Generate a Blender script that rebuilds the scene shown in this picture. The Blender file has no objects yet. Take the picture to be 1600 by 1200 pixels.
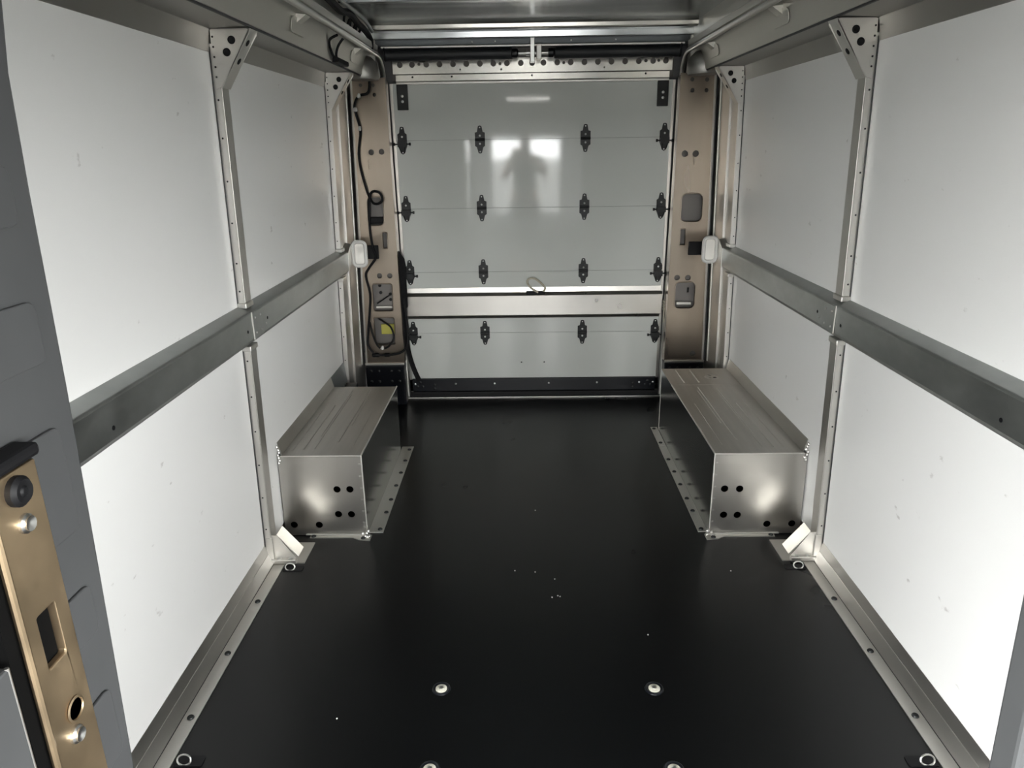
import bpy, math, random
from mathutils import Vector, Matrix
from mathutils.geometry import delaunay_2d_cdt

random.seed(7)
scene = bpy.context.scene
col = scene.collection

# ------------------------------------------------------------------ camera
FPX = 1131.83
PITCH, YAW, ROLL = 0.3166, -0.0164, -0.0148
CAM = Vector((-0.0695, 0.0, 1.6))
F = Vector((math.sin(YAW) * math.cos(PITCH), math.cos(YAW) * math.cos(PITCH), -math.sin(PITCH)))
R0 = Vector((math.cos(YAW), -math.sin(YAW), 0))
U0 = R0.cross(F)
RR = R0 * math.cos(ROLL) + U0 * math.sin(ROLL)
UU = U0 * math.cos(ROLL) - R0 * math.sin(ROLL)
cd = bpy.data.cameras.new('camera')
cd.sensor_width = 36.0
cd.lens = FPX / 1600 * 36.0
cd.clip_start = 0.02
cam = bpy.data.objects.new('camera', cd)
m = Matrix.Identity(4)
for i in range(3):
    m[i][0], m[i][1], m[i][2], m[i][3] = RR[i], UU[i], -F[i], CAM[i]
cam.matrix_world = m
col.objects.link(cam)
scene.camera = cam

# ------------------------------------------------------------------ world, light, exposure
w = bpy.data.worlds.new('overcast_sky')
scene.world = w
w.use_nodes = True
bg = w.node_tree.nodes['Background']
bg.inputs[0].default_value = (0.99, 1.0, 0.99, 1)
bg.inputs[1].default_value = 6.0
scene.view_settings.view_transform = 'Standard'
scene.view_settings.look = 'None'
scene.view_settings.gamma = 1.0
scene.view_settings.use_curve_mapping = False
scene.view_settings.exposure = 2.65
scene.cycles.max_bounces = 10
scene.cycles.diffuse_bounces = 6
scene.cycles.glossy_bounces = 6
scene.cycles.use_denoising = True
scene.cycles.caustics_reflective = True
scene.cycles.blur_glossy = 0.5


def portal(loc, rot, sx, sy):
    ld = bpy.data.lights.new('window_portal', 'AREA')
    ld.shape = 'RECTANGLE'
    ld.size, ld.size_y = sx, sy
    ld.cycles.is_portal = True
    o = bpy.data.objects.new('window_portal', ld)
    o.location, o.rotation_euler = loc, rot
    col.objects.link(o)


# daylight guides in the cab's windscreen, open left door and right side window
portal((0, -1.42, 1.22), (math.radians(90), 0, 0), 2.2, 0.98)
portal((-1.18, -0.45, 0.95), (math.radians(90), 0, math.radians(-90)), 1.1, 1.7)
portal((1.18, -0.43, 1.36), (math.radians(90), 0, math.radians(90)), 1.16, 0.92)


# ------------------------------------------------------------------ materials
def mat(name, base, rough=0.5, metal=0.0, spec=0.5, var=0.0, rvar=0.0, scale=(6, 6, 6), bump=0.0, coat=0.0, tint=None):
    mt = bpy.data.materials.new(name)
    mt.use_nodes = True
    nt = mt.node_tree
    b = nt.nodes['Principled BSDF']
    b.inputs['Base Color'].default_value = (*base, 1)
    b.inputs['Roughness'].default_value = rough
    b.inputs['Metallic'].default_value = metal
    b.inputs['Specular IOR Level'].default_value = spec
    b.inputs['Coat Weight'].default_value = coat
    if var or rvar or bump:
        tc = nt.nodes.new('ShaderNodeTexCoord')
        mp = nt.nodes.new('ShaderNodeMapping')
        mp.inputs['Scale'].default_value = scale
        nt.links.new(tc.outputs['Object'], mp.inputs['Vector'])
        nz = nt.nodes.new('ShaderNodeTexNoise')
        nz.inputs['Scale'].default_value = 1.0
        nz.inputs['Detail'].default_value = 3.0
        nz.inputs['Roughness'].default_value = 0.6
        nt.links.new(mp.outputs[0], nz.inputs['Vector'])
        if var:
            cr = nt.nodes.new('ShaderNodeValToRGB')
            t = tint or tuple(c * (1 - var) for c in base)
            cr.color_ramp.elements[0].position = 0.3
            cr.color_ramp.elements[1].position = 0.7
            cr.color_ramp.elements[0].color = (*t, 1)
            cr.color_ramp.elements[1].color = (*[min(1, c * (1 + var * 0.3)) for c in base], 1)
            nt.links.new(nz.outputs['Fac'], cr.inputs[0])
            nt.links.new(cr.outputs[0], b.inputs['Base Color'])
        if rvar:
            mr = nt.nodes.new('ShaderNodeMapRange')
            mr.inputs[1].default_value, mr.inputs[2].default_value = 0.3, 0.7
            mr.inputs[3].default_value, mr.inputs[4].default_value = max(0.02, rough - rvar), rough + rvar
            nt.links.new(nz.outputs['Fac'], mr.inputs[0])
            nt.links.new(mr.outputs[0], b.inputs['Roughness'])
        if bump:
            bp = nt.nodes.new('ShaderNodeBump')
            bp.inputs['Strength'].default_value = bump
            bp.inputs['Distance'].default_value = 0.002
            nt.links.new(nz.outputs['Fac'], bp.inputs['Height'])
            nt.links.new(bp.outputs[0], b.inputs['Normal'])
    return mt


M = {
    'white_panel': mat('white_panel', (0.83, 0.83, 0.815), 0.30, spec=0.45),
    'door_white': mat('door_white', (0.70, 0.72, 0.685), 0.055, spec=0.35),
    'floor': mat('floor_black', (0.0026, 0.0029, 0.0033), 0.29, spec=0.34, var=0.08, rvar=0.02, scale=(2.2, 1.4, 2)),
    'alu': mat('mill_aluminium', (0.60, 0.585, 0.555), 0.40, 1.0, var=0.08, rvar=0.04, scale=(7, 2, 7)),
    'alu_bright': mat('bright_aluminium', (0.66, 0.645, 0.61), 0.42, 1.0, var=0.05, rvar=0.03, scale=(3, 3, 3)),
    'alu_box': mat('wheel_box_aluminium', (0.52, 0.505, 0.475), 0.33, 1.0, var=0.08, rvar=0.04, scale=(3, 3, 3)),
    'alu_top': mat('brushed_box_top', (0.56, 0.54, 0.505), 0.42, 1.0, var=0.16, rvar=0.04, scale=(24, 1.5, 4)),
    'galv': mat('galvanised_rail', (0.47, 0.49, 0.48), 0.40, 1.0, var=0.20, rvar=0.06, scale=(6, 5, 9)),
    'cant': mat('cant_panel_metal', (0.66, 0.645, 0.60), 0.45, 1.0, var=0.06, rvar=0.06, scale=(3, 2, 3)),
    'beam': mat('beam_metal', (0.42, 0.41, 0.385), 0.42, 1.0, var=0.10, rvar=0.06, scale=(3, 2, 3)),
    'pillar': mat('pillar_steel', (0.37, 0.315, 0.26), 0.30, 1.0, var=0.10, rvar=0.04, scale=(5, 4, 1.0)),
    'cavity': mat('pillar_cavity_steel', (0.20, 0.19, 0.18), 0.55, 1.0),  # recess shade put into a darker metal colour
    'ceil': mat('ceiling_aluminium', (0.66, 0.69, 0.70), 0.22, 1.0, var=0.08, rvar=0.05, scale=(1, 14, 2)),
    'header': mat('header_aluminium', (0.74, 0.72, 0.67), 0.22, 1.0, var=0.05, rvar=0.02, scale=(3, 3, 3)),
    'bar': mat('cross_bar_aluminium', (0.64, 0.62, 0.58), 0.30, 1.0, var=0.06, rvar=0.03, scale=(4, 3, 3)),
    'chrome': mat('bright_steel', (0.66, 0.66, 0.64), 0.30, 1.0),
    'track': mat('track_steel', (0.58, 0.57, 0.54), 0.30, 1.0),
    'spring': mat('grey_black_spring_coating', (0.022, 0.024, 0.027), 0.45, spec=0.4),
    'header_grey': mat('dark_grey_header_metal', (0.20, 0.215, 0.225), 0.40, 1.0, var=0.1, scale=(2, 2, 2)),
    'alu_side': mat('wheel_box_side_aluminium', (0.50, 0.50, 0.485), 0.20, 1.0, var=0.05, scale=(3, 3, 3)),
    'weld': mat('weld_bead', (0.66, 0.65, 0.62), 0.40, 1.0, var=0.2, scale=(60, 60, 60), bump=0.4),
    'black_paint': mat('black_paint', (0.005, 0.006, 0.009), 0.30, spec=0.4),
    'black_steel': mat('black_coated_steel', (0.006, 0.0075, 0.008), 0.42, spec=0.4, var=0.2, scale=(30, 30, 30)),
    'black_rubber': mat('black_rubber', (0.005, 0.005, 0.006), 0.6, spec=0.3),
    'strap': mat('black_webbing', (0.012, 0.012, 0.013), 0.8, spec=0.2, var=0.3, scale=(120, 120, 120), bump=0.3),
    'grey_plastic': mat('dark_grey_plastic', (0.062, 0.064, 0.066), 0.5, spec=0.35, var=0.08, scale=(9, 9, 9), bump=0.05),
    'bronze': mat('zinc_yellow_plate', (0.50, 0.385, 0.25), 0.45, 1.0, var=0.12, rvar=0.06, scale=(14, 14, 14)),
    'white_plastic': mat('white_plastic', (0.78, 0.77, 0.74), 0.35),
    'cream': mat('cream_insert', (0.74, 0.72, 0.62), 0.4),
    'yellow': mat('yellow_label', (0.55, 0.52, 0.10), 0.5),
    'foam': mat('black_foam', (0.004, 0.004, 0.004), 0.9, spec=0.05),  # near-black tone painting the shade inside the strike plate holes
    'rope': mat('pale_rope', (0.62, 0.58, 0.46), 0.8, var=0.2, scale=(90, 90, 90), bump=0.4),
    'ground': mat('asphalt', (0.16, 0.16, 0.155), 0.9, var=0.2, scale=(4, 4, 4)),
    'speck': mat('pale_grit', (0.7, 0.7, 0.66), 0.7),
    'cab': mat('cab_plastic', (0.22, 0.22, 0.22), 0.6, var=0.1, scale=(5, 5, 5)),
    'skin': mat('skin', (0.55, 0.36, 0.27), 0.5),
    'shirt': mat('dark_cotton', (0.05, 0.055, 0.065), 0.85, spec=0.2, var=0.2, scale=(30, 30, 30)),
    'trousers': mat('grey_trousers', (0.09, 0.09, 0.095), 0.85, spec=0.2, var=0.2, scale=(30, 30, 30)),
    'hair': mat('dark_hair', (0.02, 0.015, 0.012), 0.6),
    'seal': mat('dark_sealant', (0.03, 0.03, 0.032), 0.5),
}


# sparse grey scuff marks on the white wall panels
nt = M['white_panel'].node_tree
b = nt.nodes['Principled BSDF']
tc = nt.nodes.new('ShaderNodeTexCoord')
mp = nt.nodes.new('ShaderNodeMapping')
mp.inputs['Scale'].default_value = (9, 9, 16)
mp.inputs['Location'].default_value = (0.3, 1.7, 0.9)
nz = nt.nodes.new('ShaderNodeTexNoise')
nz.inputs['Scale'].default_value = 1.6
nz.inputs['Detail'].default_value = 5.0
cr = nt.nodes.new('ShaderNodeValToRGB')
cr.color_ramp.elements[0].position, cr.color_ramp.elements[1].position = 0.705, 0.76
cr.color_ramp.elements[0].color = (0.83, 0.83, 0.815, 1)
cr.color_ramp.elements[1].color = (0.60, 0.59, 0.57, 1)
nt.links.new(tc.outputs['Object'], mp.inputs['Vector'])
nt.links.new(mp.outputs[0], nz.inputs['Vector'])
nt.links.new(nz.outputs['Fac'], cr.inputs[0])
nt.links.new(cr.outputs[0], b.inputs['Base Color'])


# ------------------------------------------------------------------ mesh helpers
class MB:
    def __init__(s):
        s.v, s.f = [], []

    def add(s, vs, fs):
        o = len(s.v)
        s.v += [Vector(p) for p in vs]
        s.f += [tuple(i + o for i in f) for f in fs]
        return s

    def hexa(s, p):          # 4 bottom, 4 top (same order)
        return s.add(p, [(3, 2, 1, 0), (4, 5, 6, 7), (0, 1, 5, 4), (1, 2, 6, 5), (2, 3, 7, 6), (3, 0, 4, 7)])

    def box(s, x0, x1, y0, y1, z0, z1):
        return s.hexa([(x0, y0, z0), (x1, y0, z0), (x1, y1, z0), (x0, y1, z0),
                       (x0, y0, z1), (x1, y0, z1), (x1, y1, z1), (x0, y1, z1)])

    def prism(s, poly, vec):
        n = len(poly)
        a = [Vector(p) for p in poly]
        b = [p + Vector(vec) for p in a]
        return s.add(a + b, [tuple(range(n - 1, -1, -1)), tuple(range(n, 2 * n))] +
                     [(i, (i + 1) % n, n + (i + 1) % n, n + i) for i in range(n)])

    def cyl(s, c, ax, r, h, n=14, r2=None):
        c, ax = Vector(c), Vector(ax).normalized()
        t = ax.orthogonal().normalized()
        b = ax.cross(t)
        r2 = r if r2 is None else r2
        p0 = [c + (t * math.cos(2 * math.pi * i / n) + b * math.sin(2 * math.pi * i / n)) * r for i in range(n)]
        p1 = [c + ax * h + (t * math.cos(2 * math.pi * i / n) + b * math.sin(2 * math.pi * i / n)) * r2 for i in range(n)]
        return s.add(p0 + p1, [tuple(range(n - 1, -1, -1)), tuple(range(n, 2 * n))] +
                     [(i, (i + 1) % n, n + (i + 1) % n, n + i) for i in range(n)])

    def lathe(s, c, ax, prof, n=16):      # prof: list of (r, h)
        c, ax = Vector(c), Vector(ax).normalized()
        t = ax.orthogonal().normalized()
        b = ax.cross(t)
        vs = []
        for r, h in prof:
            vs += [c + ax * h + (t * math.cos(2 * math.pi * i / n) + b * math.sin(2 * math.pi * i / n)) * r for i in range(n)]
        fs = []
        for k in range(len(prof) - 1):
            fs += [(k * n + i, k * n + (i + 1) % n, (k + 1) * n + (i + 1) % n, (k + 1) * n + i) for i in range(n)]
        fs += [tuple(range(n - 1, -1, -1)), tuple(range((len(prof) - 1) * n, len(prof) * n))]
        return s.add(vs, fs)

    def tube(s, pts, r, n=8, closed=False, flat=1.0):
        P = [Vector(p) for p in pts]
        N = len(P)
        vs, up = [], None
        for i in range(N):
            a = P[(i - 1) % N] if (closed or i > 0) else P[i]
            b = P[(i + 1) % N] if (closed or i < N - 1) else P[i]
            t = (b - a).normalized()
            if up is None:
                up = t.orthogonal().normalized()
            up = (up - t * up.dot(t))
            up = up.normalized() if up.length > 1e-6 else t.orthogonal().normalized()
            bi = t.cross(up)
            vs += [P[i] + (up * math.cos(2 * math.pi * k / n) + bi * math.sin(2 * math.pi * k / n) * flat) * r for k in range(n)]
        fs = []
        for i in range(N if closed else N - 1):
            j = (i + 1) % N
            fs += [(i * n + k, i * n + (k + 1) % n, j * n + (k + 1) % n, j * n + k) for k in range(n)]
        if not closed:
            fs += [tuple(range(n - 1, -1, -1)), tuple(range((N - 1) * n, N * n))]
        return s.add(vs, fs)

    def plate(s, outline, holes, t, fr):
        """flat sheet with real holes; fr(a, b, d) maps sheet coordinates and depth d in 0..t to a point"""
        loops = [outline] + holes
        pts, edges = [], []
        for lp in loops:
            o = len(pts)
            pts += [Vector(p) for p in lp]
            edges += [(o + i, o + (i + 1) % len(lp)) for i in range(len(lp))]
        r = delaunay_2d_cdt(pts, edges, [], 1, 1e-6)
        V, FC = r[0], r[2]

        def inside(p, lp):
            c = False
            for i in range(len(lp)):
                a, b = lp[i], lp[i - 1]
                if (a[1] > p[1]) != (b[1] > p[1]) and p[0] < (b[0] - a[0]) * (p[1] - a[1]) / (b[1] - a[1]) + a[0]:
                    c = not c
            return c
        keep = []
        for fc in FC:
            cx = sum(V[i][0] for i in fc) / len(fc)
            cy = sum(V[i][1] for i in fc) / len(fc)
            if inside((cx, cy), outline) and not any(inside((cx, cy), h) for h in holes):
                keep.append(fc)
        n = len(V)
        vs = [fr(p[0], p[1], 0) for p in V] + [fr(p[0], p[1], t) for p in V]
        fs = [tuple(fc) for fc in keep] + [tuple(i + n for i in reversed(fc)) for fc in keep]
        from collections import Counter
        ec = Counter()
        for fc in keep:
            for i in range(len(fc)):
                ec[(fc[i], fc[(i + 1) % len(fc)])] += 1
        for (a, b) in ec:
            if (b, a) not in ec:
                fs.append((b, a, a + n, b + n))
        return s.add(vs, fs)

    def mesh(s, name, material, off=(0, 0, 0), smooth=False):
        me = bpy.data.meshes.new(name)
        off = Vector(off)
        me.from_pydata([tuple(p - off) for p in s.v], [], s.f)
        me.materials.append(material)
        import bmesh
        b = bmesh.new()
        b.from_mesh(me)
        bmesh.ops.recalc_face_normals(b, faces=b.faces)
        b.to_mesh(me)
        b.free()
        if smooth:
            for p in me.polygons:
                p.use_smooth = True
            me.set_sharp_from_angle(angle=math.radians(40))
        return me

    def build(s, name, material, parent=None, smooth=False, bevel=0.0, label=None):
        root = parent
        while root is not None and root.parent is not None:
            root = root.parent
        off = root.location if root is not None else (0, 0, 0)
        o = bpy.data.objects.new(name, s.mesh(name, M[material] if isinstance(material, str) else material, off, smooth))
        col.objects.link(o)
        o.parent = parent
        if bevel:
            bv = o.modifiers.new('bevel', 'BEVEL')
            bv.width, bv.segments, bv.limit_method, bv.angle_limit = bevel, 2, 'ANGLE', math.radians(40)
        if label:
            o['label'] = label
        return o


def tag(o, label, cat, group=None, kind=None):
    o['label'] = label
    o['category'] = cat
    if group:
        o['group'] = group
    if kind:
        o['kind'] = kind
    return o


def empty(name, loc):
    o = bpy.data.objects.new(name, None)
    o.empty_display_size = 0.05
    o.location = loc
    col.objects.link(o)
    return o


def inst(name, me, loc, parent, rot=None, scale=None):
    """one more piece that shares mesh data; loc is in world space"""
    o = bpy.data.objects.new(name, me)
    col.objects.link(o)
    o.parent = parent
    root = parent
    while root is not None and root.parent is not None:
        root = root.parent
    loc = Vector(loc) - (root.location if root is not None else Vector())
    p = parent
    while p is not None and p.parent is not None:      # sub-parts sit in their part's frame
        loc = loc - p.location
        p = p.parent
    o.location = loc
    if rot:
        o.rotation_euler = rot
    if scale:
        o.scale = scale
    return o


def circ(cx, cy, r, n=14):
    return [(cx + r * math.cos(2 * math.pi * i / n), cy + r * math.sin(2 * math.pi * i / n)) for i in range(n)]


def rrect(x0, x1, y0, y1, r, k=3):
    out = []
    for cx, cy, a0 in ((x1 - r, y1 - r, 0), (x0 + r, y1 - r, 90), (x0 + r, y0 + r, 180), (x1 - r, y0 + r, 270)):
        for i in range(k + 1):
            a = math.radians(a0 + 90 * i / k)
            out.append((cx + r * math.cos(a), cy + r * math.sin(a)))
    return out


def smooth_path(pts, sub=5):
    P = [Vector(p) for p in pts]
    out = []
    for i in range(len(P) - 1):
        p0, p1, p2, p3 = P[max(0, i - 1)], P[i], P[i + 1], P[min(len(P) - 1, i + 2)]
        for k in range(sub):
            t = k / sub
            out.append(0.5 * ((2 * p1) + (p2 - p0) * t + (2 * p0 - 5 * p1 + 4 * p2 - p3) * t * t + (3 * p1 - p0 - 3 * p2 + p3) * t ** 3))
    out.append(P[-1])
    return out


def xw(z, off=0.0):           # half width of the body at height z: the walls lean in a little
    return 1.118 - 0.0212 * z - off


def W(s, off, y, z):
    return (s * xw(z, off), y, z)


SIDES = ((-1, 'left'), (1, 'right'))

# ------------------------------------------------------------------ the setting
o = MB().box(-1.14, 1.14, -1.45, 4.60, -0.03, 0.0).build('floor', 'floor')
tag(o, 'black scuffed composite cargo floor', 'floor', kind='structure')
o = MB().box(-150, 150, -150, 150, -0.85, -0.80).build('ground', 'ground')
tag(o, 'grey ground outside under the van', 'ground', kind='structure')

for s, nm in SIDES:
    wall = empty('wall_' + nm, (s * 1.1, 2.5, 0))
    tag(wall, 'white panelled cargo wall on the %s side' % nm, 'wall', kind='structure')
    for y0, y1 in ((0.86, 2.585), (2.595, 4.05)):
        for z0, z1 in ((0.06, 0.985), (0.99, 1.92)):
            MB().hexa([W(s, 0, y0, z0), W(s, 0, y1, z0), W(s, -0.012, y1, z0), W(s, -0.012, y0, z0),
                       W(s, 0, y0, z1), W(s, 0, y1, z1), W(s, -0.012, y1, z1), W(s, -0.012, y0, z1)]).build('panel', 'white_panel', wall)
    # outer skin and the bare metal return beside the rear pillar
    MB().hexa([W(s, -0.014, 0.80, -0.03), W(s, -0.014, 4.70, -0.03), W(s, -0.04, 4.70, -0.03), W(s, -0.04, 0.80, -0.03),
               W(s, -0.014, 0.80, 2.30), W(s, -0.014, 4.70, 2.30), W(s, -0.04, 4.70, 2.30), W(s, -0.04, 0.80, 2.30)]).build('outer_skin', 'alu', wall)
    q = MB()
    for a, b, off in ((4.075, 4.20, 0.010), (4.20, 4.32, 0.022), (4.32, 4.50, 0.016)):
        q.hexa([W(s, off, a, 0.0), W(s, off, b, 0.0), W(s, -0.012, b, 0.0), W(s, -0.012, a, 0.0),
                W(s, off, a, 1.96), W(s, off, b, 1.96), W(s, -0.012, b, 1.96), W(s, -0.012, a, 1.96)])
    q.build('metal_panel', 'alu', wall, bevel=0.004)
    MB().tube([W(s, 0.02, 4.40, 0.3), W(s, 0.02, 4.40, 1.94)], 0.006, 8).build('seam_bead', 'cant', wall, True)

ce = empty('ceiling', (0, 2.5, 2.24))
tag(ce, 'bare aluminium van roof', 'ceiling', kind='structure')
for y0, y1 in ((0.8, 2.1), (2.105, 3.3), (3.305, 4.29)):
    MB().box(-1.12, 1.12, y0, y1, 2.24, 2.25).build('roof_sheet', 'ceil', ce)
MB().box(-1.15, 1.15, 0.8, 4.75, 2.262, 2.29).build('roof_skin', 'alu', ce)
for yb in (1.3, 2.1, 2.9, 3.62):
    MB().prism([(-0.885, yb - 0.03, 2.24), (-0.885, yb - 0.022, 2.222), (-0.885, yb + 0.022, 2.222), (-0.885, yb + 0.03, 2.24)], (1.77, 0, 0)).build('roof_bow', 'ceil', ce, bevel=0.004)

for i, (s, nm) in enumerate(SIDES):
    tr = empty('trim_%d' % (i + 1), (s * 1.0, 2.5, 1.9))
    tag(tr, 'metal roof edge beam above the %s wall panels' % nm, 'beam', kind='structure')
    # sloping lower beam in two folds
    MB().prism([(s * 1.0765, 0.80, 1.905), (s * 1.095, 0.80, 1.905), (s * 1.095, 0.80, 1.992), (s * 0.942, 0.80, 1.992), (s * 0.940, 0.80, 1.9785), (s * 1.067, 0.80, 1.974)], (0, 3.72, 0)).build('lower_beam', 'beam', tr, bevel=0.002)
    MB().box(min(s * 0.938, s * 0.946), max(s * 0.938, s * 0.946), 0.80, 4.30, 1.978, 1.990).build('gap_seal', 'seal', tr)
    MB().prism([(s * 0.934, 0.80, 1.984), (s * 0.945, 0.80, 1.984), (s * 0.915, 0.80, 2.25), (s * 0.893, 0.80, 2.25), (s * 0.905, 0.80, 2.13)], (0, 3.75, 0)).build('cant_panel', 'cant', tr, bevel=0.002)
    # raised channel behind the door track
    MB().prism([(s * 0.905, 1.0, 2.118), (s * 0.872, 1.0, 2.122), (s * 0.868, 1.0, 2.150), (s * 0.902, 1.0, 2.160)], (0, 3.45, 0)).build('track_channel', 'cant', tr, bevel=0.002)
    for y in (3.05, 4.05):
        MB().plate(rrect(y - 0.09, y + 0.09, 2.02, 2.075, 0.02), [], 0.004, lambda a, b, d: (s * (0.932 - (b - 1.984) * 0.2 - d), a, b)).build('track_bracket', 'cant', tr, bevel=0.001)
        MB().prism([(s * 0.925, y - 0.03, 2.05), (s * 0.875, y - 0.03, 2.085), (s * 0.925, y - 0.03, 2.09)], (0, 0.06, 0)).build('bracket_arm', 'cant', tr)
    # rear corner casting
    MB().lathe((s * 0.945, 4.36, 1.965), (0, 0, 1), [(0.085, 0.0), (0.092, 0.015), (0.090, 0.05), (0.078, 0.09), (0.05, 0.118), (0.01, 0.13)], 20).build('corner_casting', 'beam', tr, True)

# floor edge trims with bolts
bolt_me = MB().lathe((0, 0, 0), (0, 0, 1), [(0.0105, 0), (0.0105, 0.002), (0.008, 0.005), (0.003, 0.0055)], 14).mesh('bolt', M['black_steel'], smooth=True)
for s, nm in SIDES:
    t = empty('baseboard_' + nm, (s * 1.08, 1.7, 0))
    tag(t, 'stepped aluminium floor edge trim along the %s wall' % nm, 'trim', kind='structure')
    MB().box(min(s * 1.044, s * 1.088), max(s * 1.044, s * 1.088), 0.86, 2.56, 0.0, 0.004).build('flange', 'alu_bright', t, bevel=0.001)
    MB().prism([(s * 1.0895, 0.86, 0.0), (s * 1.0895, 0.86, 0.008), (s * 1.1065, 0.86, 0.047), (s * 1.1165, 0.86, 0.047), (s * 1.118, 0.86, 0.0)], (0, 1.70, 0)).build('step', 'alu', t, bevel=0.001)
    MB().prism([(s * 1.1070, 0.86, 0.048), (s * 1.1150, 0.86, 0.090), (s * 1.1180, 0.86, 0.090), (s * 1.1180, 0.86, 0.048)], (0, 1.70, 0)).build('upstand', 'alu', t)
    MB().box(*sorted((s * 1.0880, s * 1.0897)), 0.86, 2.555, 0.0, 0.0048).build('groove', 'seal', t)
    MB().tube([(s * 1.1062, 0.86, 0.0475), (s * 1.1062, 2.555, 0.0475)], 0.0016, 6).build('fold_edge', 'alu_bright', t, True)
    for y in (1.15, 1.435, 1.722, 2.008, 2.298):
        inst('bolt', bolt_me, (s * 1.0655, y, 0.004), t)

# bulkhead and cab behind the camera: they shape the daylight
wf = empty('wall_front', (0, 0.83, 0))
tag(wf, 'dark grey bulkhead with the doorway the photo is taken from', 'wall', kind='structure')
for x0, x1, z0, z1 in ((-1.10, -0.67, 0, 2.24), (0.70, 1.10, 0, 2.24), (-0.67, 0.70, 1.98, 2.24)):
    MB().box(x0, x1, 0.81, 0.85, z0, z1).build('bulkhead_panel', 'grey_plastic', wf)
cb = empty('wall_cab', (0, -0.4, 0))
tag(cb, 'dark cab shell behind the bulkhead', 'wall', kind='structure')
for s in (-1, 1):
    x0, x1 = sorted((s * 1.16, s * 1.20))
    MB().box(x0, x1, 0.15, 0.85, -0.03, 2.2).build('door_pillar', 'cab', cb)
    MB().box(x0, x1, -1.45, -1.02, -0.03, 0.95).build('front_quarter', 'cab', cb)
    MB().box(x0, x1, -1.45, 0.15, 1.82, 2.2).build('door_header', 'cab', cb)
    MB().box(x0, x1, -1.45, -1.38, 0.95, 1.85).build('windscreen_post', 'cab', cb)
MB().box(-1.2, 1.2, -1.50, 0.85, 2.16, 2.22).build('cab_roof', 'cab', cb)
MB().box(-1.2, 1.2, -1.50, -1.40, -0.03, 0.74).build('dash_wall', 'cab', cb)
MB().prism([(-1.15, -1.40, 0.45), (-1.15, -1.40, 0.76), (-1.15, -1.10, 0.72), (-1.15, -1.05, 0.5)], (2.3, 0, 0)).build('dashboard', 'cab', cb)
MB().box(-1.2, 1.2, -1.50, -1.40, 1.70, 2.2).build('windscreen_header', 'cab', cb)
for s in (-1, 1):
    MB().box(*sorted((s * 0.47, s * 0.80)), -1.48, -1.41, 0.74, 1.70).build('windscreen_mullion', 'cab', cb)  # unseen posts added to narrow the windscreen light mirrored in the door
MB().box(1.16, 1.20, -1.02, 0.15, -0.03, 0.90).build('door_lower_half', 'cab', cb)  # added to cut daylight from the right, so the left door dominates

wr_ = MB().box(-1.2, 1.2, 4.70, 4.73, -0.03, 2.30).build('wall_rear', 'cab')  # unseen sheet added to block light leaking round the door
tag(wr_, 'closed outer face of the van behind the roll-up door', 'wall', kind='structure')
# small cargo lamp over the doorway, mirrored as a row of dots in the roll-up door
cl = empty('cargo_lamp', (0.01, 0.86, 2.08))
tag(cl, 'narrow cargo lamp with a row of small lights, mirrored high in the door', 'lamp')
MB().box(-0.24, 0.26, 0.852, 0.868, 2.065, 2.105).build('housing', 'white_plastic', cl, bevel=0.004)
led = bpy.data.materials.new('led_glow')
led.use_nodes = True
led.node_tree.nodes['Principled BSDF'].inputs['Emission Color'].default_value = (1, 0.97, 0.92, 1)
led.node_tree.nodes['Principled BSDF'].inputs['Emission Strength'].default_value = 6.0
for k in range(9):
    MB().lathe((-0.19 + 0.05 * k, 0.868, 2.085), (0, 1, 0), [(0.015, 0), (0.015, 0.002), (0.010, 0.004)], 12).build('diode', led, cl, True)

# ------------------------------------------------------------------ rear roll-up door
YD = 4.60
d1 = empty('door_1', (0, YD, 0.13))
tag(d1, 'white sectional roll-up rear door with black hinges', 'door', kind='structure')
seams = [0.137, 0.447, 0.846, 1.241, 1.643, 1.962]
for a, b in zip(seams[:-1], seams[1:]):
    MB().box(-0.825, 0.825, YD, YD + 0.03, a + 0.0006, b - 0.0006).build('door_section', 'door_white', d1, bevel=0.0008)

hinge_mid_out = [(0.0, 0.080), (0.010, 0.077), (0.013, 0.066), (0.017, 0.044), (0.030, 0.040), (0.030, -0.036), (0.019, -0.044), (0.013, -0.066), (0.010, -0.077), (0.0, -0.080)]
hinge_mid_out = hinge_mid_out + [(-x, y) for x, y in reversed(hinge_mid_out[1:-1])]
hinge_out = [(0.0, 0.080), (0.010, 0.077), (0.013, 0.066), (0.017, 0.044), (0.028, 0.036), (0.028, -0.030), (0.022, -0.044), (0.012, -0.072), (0.0, -0.080)]
hinge_out = hinge_out + [(-x, y) for x, y in reversed(hinge_out[1:-1])]


def hinge_mesh(outl):
    q = MB()
    q.plate([(x, y) for x, y in outl], [circ(0, 0.069, 0.0045, 8), circ(0, -0.069, 0.0045, 8)], 0.006, lambda a, b, d: (a, -d, b))
    return q


hm = hinge_mesh(hinge_mid_out)
hm.cyl((-0.030, -0.008, 0.0), (1, 0, 0), 0.0075, 0.060, 10)
hm.box(-0.027, 0.027, -0.010, -0.002, 0.010, 0.036)
hm.box(-0.027, 0.027, -0.010, -0.002, -0.034, -0.010)
hinge_mid_me = hm.mesh('hinge', M['black_steel'])
ho = hinge_mesh(hinge_out)
ho.cyl((-0.044, -0.022, -0.020), (1, 0, 0), 0.0045, 0.088, 10)
ho.box(-0.026, 0.026, -0.012, -0.002, 0.004, 0.034)
ho.box(-0.026, 0.026, -0.034, -0.002, -0.036, -0.004)
ho.prism([(-0.020, -0.002, -0.036), (-0.020, -0.032, -0.036), (-0.012, -0.004, -0.066)], (0.006, 0, 0))
ho.prism([(0.014, -0.002, -0.036), (0.014, -0.032, -0.036), (0.010, -0.004, -0.066)], (0.006, 0, 0))
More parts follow.
